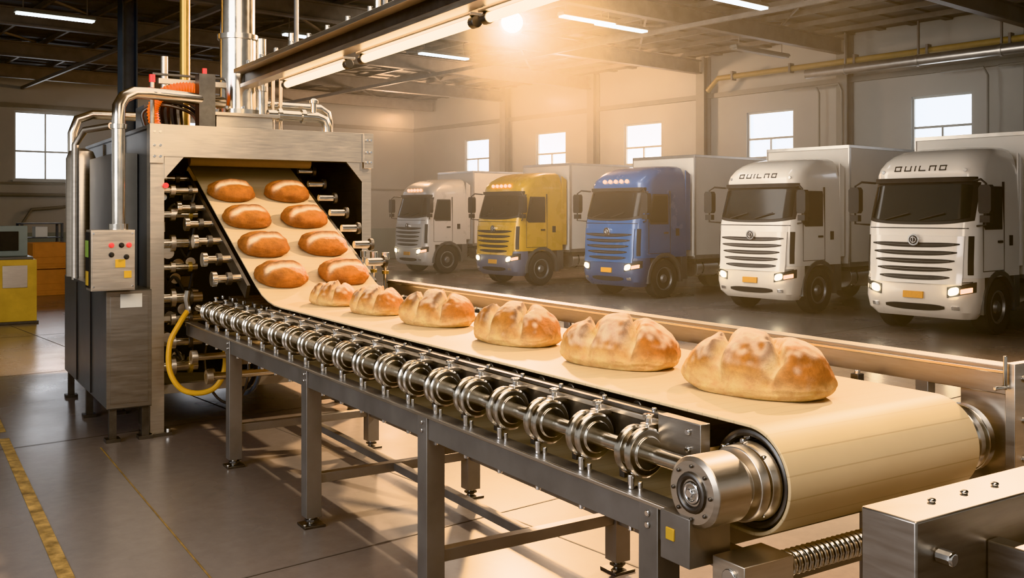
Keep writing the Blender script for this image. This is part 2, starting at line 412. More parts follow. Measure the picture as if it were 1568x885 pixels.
        T.prism([(x0,2.02),(x0+.02,1.98),(x1-.03,1.98),(x1,2.03),(x1,2.38),(x1-.03,2.43),(x0+.03,2.43),(x0,2.38)],'y',.03,.16,BLACK)
        T.prism([(x0+.02,1.84),(x1-.02,1.84),(x1-.02,1.95),(x0+.02,1.95)],'y',.04,.14,BLACK)
        pts=[]
        for i in range(15):
            t=math.pi*(-.05+1.1*i/14); pts.append((.92+.60*math.cos(t),.455+.60*math.sin(t)))
        for i in range(14,-1,-1):
            t=math.pi*(-.05+1.1*i/14); pts.append((.92+.52*math.cos(t),.455+.52*math.sin(t)))
        T.prism(pts,'x',sgn*.66,sgn*.975,PANEL)
        T.box(min(sgn*.7,sgn*.94),max(sgn*.7,sgn*.94),1.50,1.72,.42,1.0,PANEL)
        for yc in(.92,4.75):
            T.lathe((sgn*.66,yc,.455),(sgn,0,0),[(0,.30),(0,.43),(.03,.455),(.25,.455),(.285,.43),(.285,.29),(.24,.27)],TYRE)
            T.lathe((sgn*.70,yc,.455),(sgn,0,0),[(0,.27),(.235,.275),(.24,.25),(.17,.22),(.16,.12),(.22,.10),(.25,.07)],RIM)
            for i in range(8):
                t=i*math.pi/4; T.cyl((sgn*.85,yc+.165*math.cos(t),.455+.165*math.sin(t)),(sgn*.875,yc+.165*math.cos(t),.455+.165*math.sin(t)),.035,BLACK,10)
        T.box(min(sgn*.6,sgn*.98),max(sgn*.6,sgn*.98),4.2,5.3,.93,.955,BLACK)
        T.prism([(1.68,1.1),(1.85,1.1),(1.85,2.9),(1.68,3.0)],'x',sgn*.90,sgn*.93,body)
        T.cyl((sgn*.72,2.1,.66),(sgn*.72,3.1,.66),.22,ALU,20)
        for q in(2.3,2.9): T.cyl((sgn*.72,q,.66),(sgn*.72,q+.04,.66),.23,BLACK,20)
        T.box(min(sgn*.5,sgn*.93),max(sgn*.5,sgn*.93),3.25,3.8,.45,.86,DARK)
        T.box(min(sgn*.98,sgn*1.0),max(sgn*.98,sgn*1.0),2.0,5.9,.5,.53,ALU)
        T.box(min(sgn*.28,sgn*.36),max(sgn*.28,sgn*.36),1.2,6.0,.62,.86,DARK)
    T.cyl((-.85,.92,.455),(.85,.92,.455),.06,DARK,10); T.cyl((-.85,4.75,.455),(.85,4.75,.455),.08,DARK,10)
    T.box(-.6,.6,.35,1.6,.45,.95,DARK)
    T.box(-.99,.99,1.92,6.0,.92,3.36,BOXW)
    for sgn in(-1,1):
        x0,x1=sorted((sgn*.98,sgn*1.005))
        T.box(x0,x1,1.90,6.01,.88,.98,ALU); T.box(x0,x1,1.90,6.01,3.32,3.38,ALU)
        T.box(x0,x1,1.90,1.97,.98,3.32,ALU); T.box(x0,x1,5.94,6.01,.98,3.32,ALU)
    T.box(-1,1,1.90,1.93,3.31,3.38,ALU); T.box(-1,1,1.90,1.93,.88,.95,ALU)
    T.box(-.97,.97,2.0,6,.80,.9,DARK)
    if marks:
        for i in range(5):
            x=-.36+.18*i; T.lathe((x,yf(x,2.72)-.02,2.72),(0,-.3,.1),[(-.03,.045),(.02,.045),(.045,.02)],MARK,12)
    else:
        for i in(-1,1): T.cyl((i*.70,yf(.70,2.68)-.02,2.68),(i*.70,yf(.70,2.68)+.05,2.68),.03,CHROME,12)
    if letters:
        # curved stencil lettering wrapped on the roof fairing
        x=-.50
        for gph in ('O','U','I','L','N','O'):
            w=.115
            z0,z1=2.685,2.775; q=.018
            if gph in 'OUN' : patch(z0,z1,x,x+q,.014,BLACK,1,1); patch(z0,z1,x+w-q,x+w,.014,BLACK,1,1)
            if gph in 'IL': patch(z0,z1,x,x+q,.014,BLACK,1,1)
            if gph in 'OUL': patch(z0,z0+q,x,x+w,.014,BLACK,3,1)
            if gph in 'ON': patch(z1-q,z1,x,x+w,.014,BLACK,3,1)
            x+= .075 if gph=='I' else .175
    T.done(bevel=.005)
CW=mat('truck_paint_white',(.79,.76,.71),.22,0,.03,2,coat=.5)
CS=mat('truck_paint_silver',(.62,.60,.57),.3,.1,.03,2,coat=.5)
CY=mat('truck_paint_yellow',(.64,.37,.03),.28,0,.05,2,coat=.4)
CB=mat('truck_paint_blue',(.018,.11,.29),.25,0,.05,2,coat=.5)
CYB=mat('bumper_slate',(.12,.14,.20),.4,0,.05,2)
CBB=mat('bumper_blue',(.03,.07,.16),.3,0,.05,2,coat=.4)
CWB=mat('bumper_cream',(.74,.68,.60),.3,0,.04,2,coat=.4)
truck(15.2,8.05,CW,CWB,False,True)
truck(15.95,11.85,CW,CWB,False,True)
truck(16.1,16.02,CB,CBB,True,False)
truck(16.45,20.75,CY,CYB,True,False)
truck(17.5,26.6,CS,CS,True,False)

# ---------------------------------------------------------------- conveyor
C=B('bread_conveyor',rot=TH)
V0,V1=2.40,3.43
cz=1.105; R=.185; cu=2.32
path=[(8.6,.93),(2.9,.93)]
for i in range(33):
    t=-math.pi/2-math.pi*i/32; path.append((cu+R*math.cos(t),cz+R*math.sin(t)))
u=2.6
while u<7.0: path.append((u,1.29)); u+=.4
path+=[(7.05,1.29),(7.2,1.295),(7.35,1.315),(7.5,1.352),(7.65,1.415)]
u=7.8
while u<9.7: path.append((u,1.29+.494*(u-7.4))); u+=.25
tu,tz=9.75,2.45; al=math.atan(.494)
cx2,cz2=tu+.11*math.sin(al),tz-.11*math.cos(al)
for i in range(10):
    t=math.pi/2+al-(math.pi*.75)*i/9; path.append((cx2+.11*math.cos(t),cz2+.11*math.sin(t)))
N=len(path); th=.012
def nrm(i):
    a=Vector(path[max(0,i-1)]); c=Vector(path[min(N-1,i+1)]); d=(c-a).normalized(); return Vector((-d.y,d.x))
lens=[0]
for i in range(1,N): lens.append(lens[-1]+(Vector(path[i])-Vector(path[i-1])).length)
belt_v=[];belt_uv=[]
for i,(pu,pz) in enumerate(path):
    q=nrm(i)
    for v_,off in((V0,0),(V1,0),(V1,-th),(V0,-th)):
        belt_v.append((v_,pu+q.x*off,pz+q.y*off)); belt_uv.append((v_,lens[i]))
bf=[]
for i in range(N-1):
    a=i*4;c=a+4
    for j in range(4): bf.append((a+j,a+(j+1)%4,c+(j+1)%4,c+j))
bf+= [(0,1,2,3),((N-1)*4+3,(N-1)*4+2,(N-1)*4+1,(N-1)*4)]
beltoff=0; C.add(belt_v,bf,BELT); beltn=len(belt_v)
C.cyl((V0+.05,cu,cz),(V1-.03,cu,cz),R-.018,STEELD,40)
for v_ in(V0+.02,V1-.02): C.torus((v_,cu,cz),(1,0,0),R-.032,.014,STEELD,40,8)
for i in range(6):
    t=i*math.pi/3+.3; C.beam((V0+.035,cu+.05*math.cos(t),cz+.05*math.sin(t)),(V0+.035,cu+.15*math.cos(t),cz+.15*math.sin(t)),.03,.02,STEEL)
C.lathe((2.13,cu-.02,cz),(1,0,0),[(0,.03),(0,.10),(.012,.115),(.15,.115),(.155,.10),(.16,.085),(.19,.085),(.19,.12),(.20,.125),(.225,.125),(.23,.10),(.24,.09),(.24,.12),(.26,.13),(.275,.13)],STEEL,40)
C.torus((2.13,cu-.02,cz),(1,0,0),.055,.012,STEELD,24,8); C.torus((2.13,cu-.02,cz),(1,0,0),.03,.008,CHROME,20,8)
C.cyl((2.115,cu-.02,cz),(2.14,cu-.02,cz),.016,CHROME,6)
for i in range(8):
    t=i*math.pi/4; C.cyl((2.37,cu+.13*math.cos(t),cz+.13*math.sin(t)),(2.44,cu+.13*math.cos(t),cz+.13*math.sin(t)),.010,CHROME,8)
    C.cyl((2.122,cu-.02+.085*math.cos(t),cz+.085*math.sin(t)),(2.135,cu-.02+.085*math.cos(t),cz+.085*math.sin(t)),.007,STEELD,6)
C.lathe((3.44,cu-.02,cz),(1,0,0),[(0,.06),(.03,.06),(.03,.12),(.05,.135),(.08,.135),(.085,.11),(.10,.11),(.105,.135),(.14,.135),(.155,.12),(.16,.06),(.2,.05)],STEELB,36)
C.box(2.17,2.25,2.42,8.95,.89,1.01,FRAME); C.box(3.34,3.42,2.42,8.95,.89,1.01,FRAME)
C.box(2.16,2.17,2.42,8.95,.995,1.01,STEEL)
C.box(2.12,2.30,2.30,2.44,.86,1.02,FRAME); C.box(2.115,2.125,2.37,2.41,.93,.97,YPAINT)
for u in (2.55,4.25,5.9,7.6):
    for v in (2.16,3.33):
        C.box(v,v+.10,u-.05,u+.05,.06,1.0,FRAME)
        C.box(v-.02,v+.12,u-.07,u+.07,.0,.015,STEELD); C.cyl((v+.05,u,.015),(v+.05,u,.08),.025,STEELB,12)
        C.cyl((v+.05,u,.03),(v+.05,u,.045),.045,STEELD,6)
        for dv,du in((-.01,-.05),(.11,.05)): C.cyl((v+dv,u+du,.015),(v+dv,u+du,.03),.012,STEELB,6)
        for z in(.93,.97): C.cyl((v-.008,u,z),(v,u,z),.012,CHROME,8)
    C.box(2.26,3.33,u-.03,u+.03,.27,.33,FRAME); C.box(2.26,3.33,u-.03,u+.03,.80,.88,FRAME)
C.box(3.35,3.41,2.6,8.9,.27,.33,FRAME)
C.beam((2.8,4.3,.30),(2.8,7.6,.30),.05,.05,FRAME)
for a,c in((4.25,2.6),(5.9,7.5)):
    C.beam((3.38,a,.33),(3.38,c,.88),.04,.04,FRAME)
C.box(2.345,2.375,2.62,8.4,1.10,1.245,STEELD); C.box(2.33,2.345,2.62,7.3,1.225,1.245,STEEL)
C.box(2.34,2.39,2.62,7.2,1.245,1.262,STEELD)
C.box(3.45,3.48,2.5,8.4,1.10,1.255,STEELD)
C.box(3.44,3.60,2.5,8.2,1.235,1.25,STEEL)
C.box(2.30,2.345,2.44,2.66,1.15,1.275,STEELM)
for z in(1.18,1.24): C.cyl((2.29,2.5,z),(2.30,2.5,z),.012,CHROME,8)
u=2.75
while u<8.5:
    C.cyl((2.36,u,1.245),(2.36,u,1.275),.010,CHROME,8); C.box(2.325,2.345,u-.03,u+.03,1.13,1.20,STEEL)
    C.box(3.49,3.53,u-.02,u+.02,1.25,1.30,STEELD); C.cyl((3.51,u,1.25),(3.51,u,1.315),.012,CHROME,8)
    u+=.3
u=2.9
while u<8.4: C.cyl((2.40,u,1.245),(3.45,u,1.245),.028,STEELD,12); u+=.22
u=2.9
while u<8.4: C.box(2.375,3.45,u-.03,u+.03,1.05,1.12,STEELD); u+=.75
C.cyl((2.25,2.40,1.14),(2.25,8.85,1.14),.030,STEELB,20)
u=2.70
while u<8.7:
    C.lathe((2.25,u-.055,1.14),(0,1,0),[(0,.04),(0,.06),(.01,.06),(.01,.082),(.018,.09),(.034,.09),(.042,.082),(.042,.062),(.068,.062),(.068,.082),(.076,.09),(.092,.09),(.10,.082),(.10,.06),(.115,.06),(.115,.04)],STEELB,36)
    C.cyl((2.21,u,1.01),(2.21,u,1.06),.014,CHROME,8); C.cyl((2.21,u-.05,.995),(2.21,u-.05,1.045),.009,CHROME,8)
    C.box(2.27,2.34,u-.025,u+.025,1.215,1.235,STEEL); C.cyl((2.29,u,1.21),(2.29,u,1.27),.013,CHROME,8); C.cyl((2.29,u,1.255),(2.29,u,1.268),.022,STEELB,6)
    C.box(2.25,2.345,u+.09,u+.12,1.02,1.16,STEELD)
    C.cyl((2.21,u,.86),(2.21,u,.89),.012,CHROME,8)
    u+=.30
C.box(3.60,3.70,2.13,7.75,1.295,1.405,STEELM); C.box(3.595,3.60,2.13,7.75,1.375,1.39,STEELB)
u=2.5
while u<7.8: C.box(3.42,3.64,u-.03,u+.03,.93,.97,FRAME); C.box(3.60,3.65,u-.03,u+.03,.95,1.30,FRAME); u+=.85
C.box(3.585,3.72,2.09,2.13,1.0,1.42,STEEL); C.box(3.64,3.70,2.13,2.35,.95,1.30,STEEL)
for z in(1.05,1.2,1.36): C.cyl((3.65,2.08,z),(3.65,2.09,z),.016,CHROME,8)
C.box(3.36,3.70,2.25,2.45,.90,1.0,FRAME)
C.cyl((3.57,2.12,1.32),(3.57,2.12,1.45),.008,STEELB,8); C.cyl((3.50,2.12,1.33),(3.64,2.12,1.33),.008,STEELB,8)
C.box(2.20,2.42,2.14,2.28,.80,.90,STEEL); C.cyl((2.19,2.2,.85),(2.20,2.2,.85),.03,CHROME,12)
P=[]
for i in range(0,420): 
    t=i*2*math.pi/12; P.append((2.42+i*.0021,2.2+.034*math.cos(t),.85+.034*math.sin(t)))
C.tube(P,.010,STEELB,6); C.cyl((2.42,2.2,.85),(3.4,2.2,.85),.028,STEELD,16)
C.box(3.30,3.42,2.12,2.28,.78,.93,STEEL)
C.box(2.35,3.38,2.28,2.34,.74,.80,FRAME); C.box(2.36,2.42,2.24,2.42,.0,.86,FRAME); C.box(3.32,3.38,2.24,2.42,.0,.9,FRAME)
for u in(7.9,8.15,8.4):
    C.cyl((3.65,u,1.0),(3.65,u,1.62),.016,STEELB,10); C.cyl((3.65,u,1.58),(3.65,u,1.64),.035,STEELB,12); C.cyl((3.65,u,1.45),(3.65,u,1.48),.03,BRASS,12)
C.box(3.6,3.7,7.7,8.9,.93,1.0,FRAME)
for v_ in(2.35,3.45):
    C.beam((v_,7.7,1.36),(v_,9.7,2.35),.03,.12,STEELD)
for i in range(7):
    t=i/6; u=7.85+1.75*t; z=1.42+.494*(u-7.4)-.18
    C.cyl((3.45,u,z+.1),(3.62,u,z+.1),.035,STEELB,16); C.cyl((3.60,u,z+.1),(3.63,u,z+.1),.055,STEELD,16)
    C.cyl((2.12,u,z),(2.36,u,z),.032,STEELB,16); C.cyl((2.10,u,z),(2.14,u,z),.06,STEELB,18); C.cyl((2.22,u,z),(2.26,u,z),.052,STEELD,18)
C.cyl((2.32,9.45,2.50),(3.52,9.45,2.50),.055,mat('feed_roller_tan',(.42,.28,.14),.45,0,.1,5),24)
oc=C.done(bevel=.003,recalc=True)
uvl=oc.data.uv_layers.new(name='UVMap')
for lp in oc.data.loops:
    i=lp.vertex_index-beltoff
    if 0<=i<beltn: uvl.data[lp.index].uv=belt_uv[i]

# ---------------------------------------------------------------- oven
O=B('bakery_oven_machine',rot=TH)
O.box(1.87,1.99,9.0,9.14,.03,2.50,STEEL); O.box(3.90,4.0,9.0,9.14,.03,2.50,STEEL)
O.box(1.87,4.0,8.98,9.14,2.50,2.79,STEEL)
O.prism([(1.99,2.50),(2.16,2.50),(1.99,2.30)],'y',8.99,9.02,STEEL); O.prism([(3.90,2.50),(3.73,2.50),(3.90,2.30)],'y',8.99,9.02,STEEL)
O.box(1.86,1.98,8.965,8.98,2.44,2.79,STEEL); O.box(3.91,4.01,8.965,8.98,2.44,2.79,STEEL)
for v in(1.90,1.95,3.94,3.98):
    for z in(2.5,2.6,2.72): O.cyl((v,8.955,z),(v,8.965,z),.012,CHROME,8)
for v in(1.93,3.95): O.box(v-.12,v+.12,8.95,9.2,0,.03,STEELD); 
for v in(1.84,2.02): O.cyl((v,8.98,.03),(v,8.98,.06),.02,STEELB,6)
O.box(1.87,1.91,9.14,12.6,.35,2.76,PANEL); O.box(3.96,4.0,9.14,12.6,.35,2.76,PANEL)
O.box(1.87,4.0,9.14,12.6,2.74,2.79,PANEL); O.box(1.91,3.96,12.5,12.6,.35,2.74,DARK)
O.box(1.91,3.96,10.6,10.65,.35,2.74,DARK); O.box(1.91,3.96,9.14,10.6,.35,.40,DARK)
O.box(3.93,3.96,9.14,10.6,.40,2.74,STEEL)
for u in(10.2,11.3,12.4): O.box(1.855,1.87,u,u+.03,.4,2.74,STEELD)
for u in(9.6,12.4):
    for v in(1.95,3.92): O.box(v-.05,v+.05,u-.05,u+.05,0,.36,STEELD)
O.box(1.99,2.05,9.02,9.1,1.02,1.06,STEEL); O.box(1.99,3.90,9.04,9.12,.36,.44,FRAME)
for z,L,r in((1.03,2.36,.035),(1.22,2.34,.05),(1.50,2.30,.03),(1.72,2.33,.045),(1.98,2.30,.035),(2.2,2.3,.03),(.82,2.34,.04),(.6,2.30,.05)):
    O.cyl((1.99,9.08,z),(L,9.08,z),r,STEELB,18); O.cyl((2.06,9.08,z),(2.10,9.08,z),r*1.7,STEEL,18); O.cyl((2.22,9.08,z),(2.25,9.08,z),r*1.5,BRASS if int(z*100)%3==0 else STEELD,18)
for i in range(26):
    v=random.uniform(2.0,2.34); u=random.uniform(9.15,9.5); z=random.uniform(.5,2.3); q=random.uniform(.03,.08)
    if i%2: O.cyl((v,u,z),(v,u-.15,z),q*.7,random.choice([STEELB,STEELD,BRASS,STEEL]),14)
    else: O.box(v-q,v+q,u-.05,u+.1,z-q,z+q*.6,random.choice([STEELD,STEEL,DARK]))
for i in range(5):
    z=.55+i*.33; O.tube([(2.0,9.2,z),(2.1,9.1,z+.2),(2.22,9.12,z+.05),(2.3,9.15,z+.35)],.014,BLACK,8,8)
for v,u,z in((2.1,8.5,.75),(2.15,8.2,.62),(2.3,8.7,.55)):
    O.cyl((v,u,z),(v+.9,u,z),.03,STEELB,14); O.cyl((v,u,z),(v+.05,u,z),.06,STEEL,18)
for r,du in((.30,0),(.26,.05)): O.torus((2.62,8.75+du,.65),(1,.25,0),r,.02,BLACK if du else BLUEP,32,8)
O.torus((2.5,8.85,.62),(1,.3,0),.36,.012,STEELD,32,8)
O.tube([(2.16,8.85,1.12),(2.08,8.8,1.02),(1.99,8.78,.85),(1.98,8.75,.62),(2.06,8.7,.46),(2.2,8.65,.41),(2.34,8.6,.46),(2.42,8.6,.62),(2.42,8.6,.9)],.024,YHOSE,10,8)
O.tube([(2.16,8.85,1.30),(2.15,8.85,1.22),(2.17,8.85,1.1)],.028,STEELB,10)
O.box(1.50,1.865,8.92,11.5,.29,1.32,PANEL); O.box(1.49,1.86,8.905,8.92,.30,1.31,STEELM)
O.box(1.52,1.83,8.895,8.905,.34,1.27,STEELM); O.box(1.60,1.78,8.888,8.895,1.17,1.29,LABEL)
for u in(9.75,10.6): O.box(1.49,1.50,u,u+.015,.31,1.30,DARK)
for u in(8.98,10.2,11.4): 
    for v in(1.55,1.82): O.box(v-.03,v+.03,u-.03,u+.03,.03,.29,STEELD); O.box(v-.06,v+.06,u-.06,u+.06,0,.03,STEELD)
O.lathe((1.62,11.2,1.32),(0,0,1),[(0,.15),(1.25,.15),(1.33,.12),(1.36,.05)],STEEL,28)
O.box(1.66,1.86,9.5,10.9,1.32,2.55,PANEL)
O.box(1.34,1.69,8.74,8.98,1.335,1.85,STEEL); O.box(1.35,1.68,8.73,8.74,1.345,1.84,STEEL)
O.box(1.33,1.34,8.76,8.96,1.36,1.83,DARK)
O.box(1.325,1.33,8.80,8.92,1.38,1.50,YPAINT); O.box(1.322,1.33,8.80,8.92,1.62,1.76,GREEN)
for v,z,m in((1.50,1.72,RED),(1.58,1.72,BLACK),(1.64,1.72,RED),(1.50,1.64,BLACK),(1.62,1.62,BLACK)): O.lathe((v,8.73,z),(0,-1,0),[(0,.022),(.01,.022),(.012,.014),(.03,.014)],m,14)
O.box(1.53,1.61,8.722,8.73,1.53,1.60,YPAINT); O.box(1.60,1.66,8.722,8.73,1.44,1.50,YPAINT)
for v,z in((1.36,1.37),(1.67,1.37),(1.36,1.82),(1.67,1.82)): O.cyl((v,8.724,z),(v,8.73,z),.008,CHROME,8)
O.tube([(1.58,8.86,1.85),(1.58,8.86,2.80),(1.585,8.87,2.92),(1.63,8.9,3.00),(1.72,8.95,3.05),(1.85,9.0,3.06),(2.2,9.15,3.06),(2.62,9.4,3.06)],.055,STEELB,18)
O.cyl((1.58,8.86,1.85),(1.58,8.86,1.9),.08,STEELB,20); O.cyl((1.58,8.86,2.72),(1.58,8.86,2.76),.07,STEELB,20)
O.tube([(1.55,11.3,2.5),(1.55,11.3,2.85),(1.6,11.3,3.0),(1.75,11.3,3.06),(2.3,11.3,3.06)],.05,STEELB,14)
O.tube([(1.52,10.9,1.3),(1.52,10.9,2.7),(1.6,10.8,2.85),(1.8,10.5,2.88)],.035,STEEL,14)
O.box(2.55,3.1,9.35,9.85,2.79,2.93,STEEL); O.box(2.48,3.16,9.30,9.90,2.93,2.96,STEEL)
O.lathe((2.83,9.6,2.96),(0,0,1),[(0,.24),(.05,.24),(.05,.18),(.15,.175),(.75,.175),(.75,.195),(.80,.195),(.80,.165),(1.9,.165),(1.9,.185),(1.95,.185),(1.95,.165),(3.1,.165)],STEELB,36)
for i in range(8):
    t=i*math.pi/4; O.cyl((2.83+.21*math.cos(t),9.6+.21*math.sin(t),3.0),(2.83+.21*math.cos(t),9.6+.21*math.sin(t),3.04),.015,CHROME,8)
O.cyl((3.02,9.45,2.96),(3.02,9.45,3.72),.045,STEELB,16); O.cyl((3.02,9.45,3.2),(3.02,9.45,3.25),.06,STEELB,16)
O.cyl((2.40,9.95,2.79),(2.40,9.95,6.06),.05,BRASS,16)
O.cyl((2.28,10.3,2.79),(2.28,10.3,3.6),.035,STEEL,14)
O.tube([(3.1,9.5,2.98),(3.62,9.5,2.98),(3.70,9.5,2.95),(3.73,9.5,2.88),(3.73,9.5,2.79)],.05,STEELB,16)
O.tube([(3.1,9.75,3.1),(3.75,9.75,3.1),(3.83,9.75,3.05),(3.85,9.75,2.95),(3.85,9.75,2.79)],.04,STEELB,16)
O.cyl((3.58,9.5,2.98),(3.58,9.5,3.12),.03,STEELB,12); O.lathe((3.58,9.5,3.12),(0,0,1),[(0,.05),(.03,.05),(.05,.02)],STEELB,14)
for v in(3.2,3.45): O.cyl((v,9.5,2.98),(v+.04,9.5,2.98),.07,STEELB,18)
for dv in(3.15,3.22,3.3): O.cyl((dv,9.7,2.79),(dv,9.7,3.45),.018,STEEL,10)
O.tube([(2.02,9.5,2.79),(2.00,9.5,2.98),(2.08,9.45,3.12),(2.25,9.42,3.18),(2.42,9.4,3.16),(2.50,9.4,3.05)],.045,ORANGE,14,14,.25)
for i in range(7): O.tube([(1.95+.07*i,9.6+.05*i,2.79),(1.93+.06*i,9.6,2.95+.02*i),(2.1+.06*i,9.55,3.02+.03*i),(2.35+.03*i,9.5,2.95+.02*i),(2.42+.03*i,9.45,2.79)],.016,BLACK if i%2 else STEELD,8,8)
O.box(2.0,2.3,9.9,10.3,2.79,3.05,PANEL); O.box(2.35,2.5,9.2,9.35,2.79,3.3,STEELD); O.cyl((2.42,9.28,3.3),(2.42,9.28,3.36),.022,RED,12)
O.box(2.05,2.75,9.5,9.56,3.22,3.27,STEEL); O.box(2.0,2.8,9.52,9.56,3.30,3.32,STEELD)
O.cyl((1.95,9.3,2.79),(1.95,9.3,3.2),.02,STEEL,10); O.cyl((1.95,9.3,3.2),(1.95,9.3,3.27),.028,RED,12)
O.cyl((2.0,9.0,2.24),(2.0,8.97,2.24),.025,RED,12)
O.done(bevel=.004)

# ---------------------------------------------------------------- overhead light bar
Lb=B('overhead_tube_light_rail',rot=TH)
Lb.box(2.80,2.92,2.2,9.42,3.36,3.42,STEEL); Lb.box(2.84,2.88,2.2,9.42,3.26,3.36,STEELD); Lb.box(2.80,2.92,2.2,9.42,3.22,3.26,STEEL)
Lb.box(2.70,2.80,2.2,9.3,3.34,3.38,STEEL)
for u0,u1 in((2.4,5.0),(5.15,6.85),(7.15,8.6)):
    Lb.cyl((2.98,u0,3.17),(2.98,u1,3.17),.030,TUBEW,16); Lb.box(2.93,3.03,u0-.03,u1+.03,3.205,3.225,STEEL)
    for u in(u0,u1): Lb.cyl((2.98,u-.03,3.17),(2.98,u+.03,3.17),.038,STEELD,14)
for u in(2.6,4.4,6.2,8.0): 
    Lb.cyl((2.86,u,3.42),(2.86,u,6.15),.02,STEELD,10); Lb.cyl((2.86,u+.1,3.42),(2.86,u+.1,3.55),.035,STEELB,12)
u=3.
while u<9.2: Lb.cyl((2.75,u,3.38),(2.75,u,3.43),.02,CHROME,8); u+=.4
Lb.done(bevel=.003)

# ---------------------------------------------------------------- bread
def sm(a,b,x):
    t=max(0,min(1,(x-a)/(b-a))); return t*t*(3-2*t)
def lerp(a,b,t):
    t=max(0,min(1,t)); return tuple(p+(q-p)*t for p,q in zip(a,b))
PALE=(.70,.46,.21); CRUST=(.37,.13,.028); GOLD=(.52,.24,.06); FLOUR=(.78,.61,.44); CREAM=(.84,.64,.36); BURN=(.15,.05,.014)
def loaf(M,a,bb,c,seed,big):
    NL,NP=160,90; vs=[];cols=[]
    sg=lambda x,p: math.copysign(abs(x)**p,x)
    for i in range(NP+1):
        ph=-math.pi/2+math.pi*i/NP
        for j in range(NL):
            th=2*math.pi*j/NL
            nx,ny,nz=sg(math.cos(ph),.85)*sg(math.cos(th),.8),sg(math.cos(ph),.85)*sg(math.sin(th),.9),sg(math.sin(ph),.9)
            q=Vector((nx*2,ny*2,nz*2+seed*7.3))
            w=noise.noise(q)*.07+noise.noise(q*3)*.02
            x,y=a*nx*(1+w),bb*ny*(1+w)
            z=c*nz*(1+w) if nz>0 else max(c*nz*.5,-.28*c)
            top=sm(-.35,.25,nz); gsum=0; rsum=0
            if big:
                for g in(-.40,.32):
                    t=nx+.42*ny+.25*ny*ny-g+.07*noise.noise(Vector((ny*3,seed,g)))
                    jag=noise.noise(Vector((ny*6,seed*3,g*4)))
                    gv=math.exp(-(t/.05)**2)*top; rv=math.exp(-((t+.12)/.06)**2)*sm(.2,.75,nz)
                    gv2=math.exp(-(t/.14)**2)*top
                    z-=c*(.18*gv+.12*gv2)*(1+.3*jag)*max(0,nz+.2); y*=1-.12*gv-.07*gv2
                    z+=c*(.05+.10*jag)*rv
                    gsum=max(gsum,math.exp(-((t+.01)/.085)**2)*top*sm(.1,.5,nz)); rsum=max(rsum,rv)
                z*=1-.10*nx*nx
            else:
                t=ny*.9-.30*nx+.20*nx*nx+.05+.08*noise.noise(Vector((nx*3,seed,0)))
                ends=1-sm(.55,.85,abs(nx))
                gv=math.exp(-(t/.16)**2)*top*ends; rv=math.exp(-((t-.25)/.07)**2)*top*ends
                z-=c*.12*gv; z+=c*.18*rv; gsum=gv; rsum=rv
            vs.append((x,y,z+.28*c))
            zr=(z+.28*c)/(1.28*c)
            nn=noise.noise(Vector((x*9,y*9,z*9+seed))); n3=noise.noise(Vector((x*30,y*30,z*30+seed)))
            if big:
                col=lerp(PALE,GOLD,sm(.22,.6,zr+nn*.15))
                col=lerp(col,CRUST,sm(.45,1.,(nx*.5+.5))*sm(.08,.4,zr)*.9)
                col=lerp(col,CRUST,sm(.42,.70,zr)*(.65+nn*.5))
                col=lerp(col,FLOUR,sm(.50,.90,zr+nn*.35+n3*.35)*.75)
                col=lerp(col,CREAM,gsum*.85); col=lerp(col,BURN,rsum*.75)
            else:
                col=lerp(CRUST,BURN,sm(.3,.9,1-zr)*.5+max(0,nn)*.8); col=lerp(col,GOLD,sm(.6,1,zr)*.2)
                col=lerp(col,(.86,.70,.48),gsum*1.3); col=lerp(col,BURN,rsum*.8)
            cols.append(col)
    fs=[(i*NL+j,i*NL+(j+1)%NL,(i+1)*NL+(j+1)%NL,(i+1)*NL+j) for i in range(NP) for j in range(NL)]
    me=bpy.data.meshes.new('bread_loaf'); me.from_pydata(vs,[],fs); me.materials.append(BREAD)
    at=me.color_attributes.new('Col','FLOAT_COLOR','POINT')
    for i,cc in enumerate(cols): at.data[i].color=(*cc,1)
    me.polygons.foreach_set('use_smooth',[True]*len(me.polygons))
    o=bpy.data.objects.new('bread_loaf',me); scn.collection.objects.link(o); o.matrix_world=M
for i,(v,u,w,yaw) in enumerate(((2.86,2.72,.315,12),(2.83,3.55,.305,16),(2.83,4.44,.29,11),(2.86,5.42,.285,17),(2.82,6.25,.255,8),(2.80,7.0,.24,12))):
    M=Matrix.Translation(conv(v,u,1.291))@Matrix.Rotation(TH-math.pi/2+math.radians(yaw),4,'Z')
    loaf(M,w,w*.56,w*.60,i+1,True)
al=math.atan(.494)
for i,u in enumerate((9.15,8.66,8.18,7.72)):
    for j,v in enumerate((2.63,3.17)):
        z=1.293+.494*(u-7.4)
        M=Matrix.Translation(conv(v,u,z))@Matrix.Rotation(TH,4,'Z')@Matrix.Rotation(al,4,'X')@Matrix.Rotation(math.radians(-6+3*((i+j)%3)),4,'Z')
        loaf(M,.215,.165,.11,20+i*2+j,False)

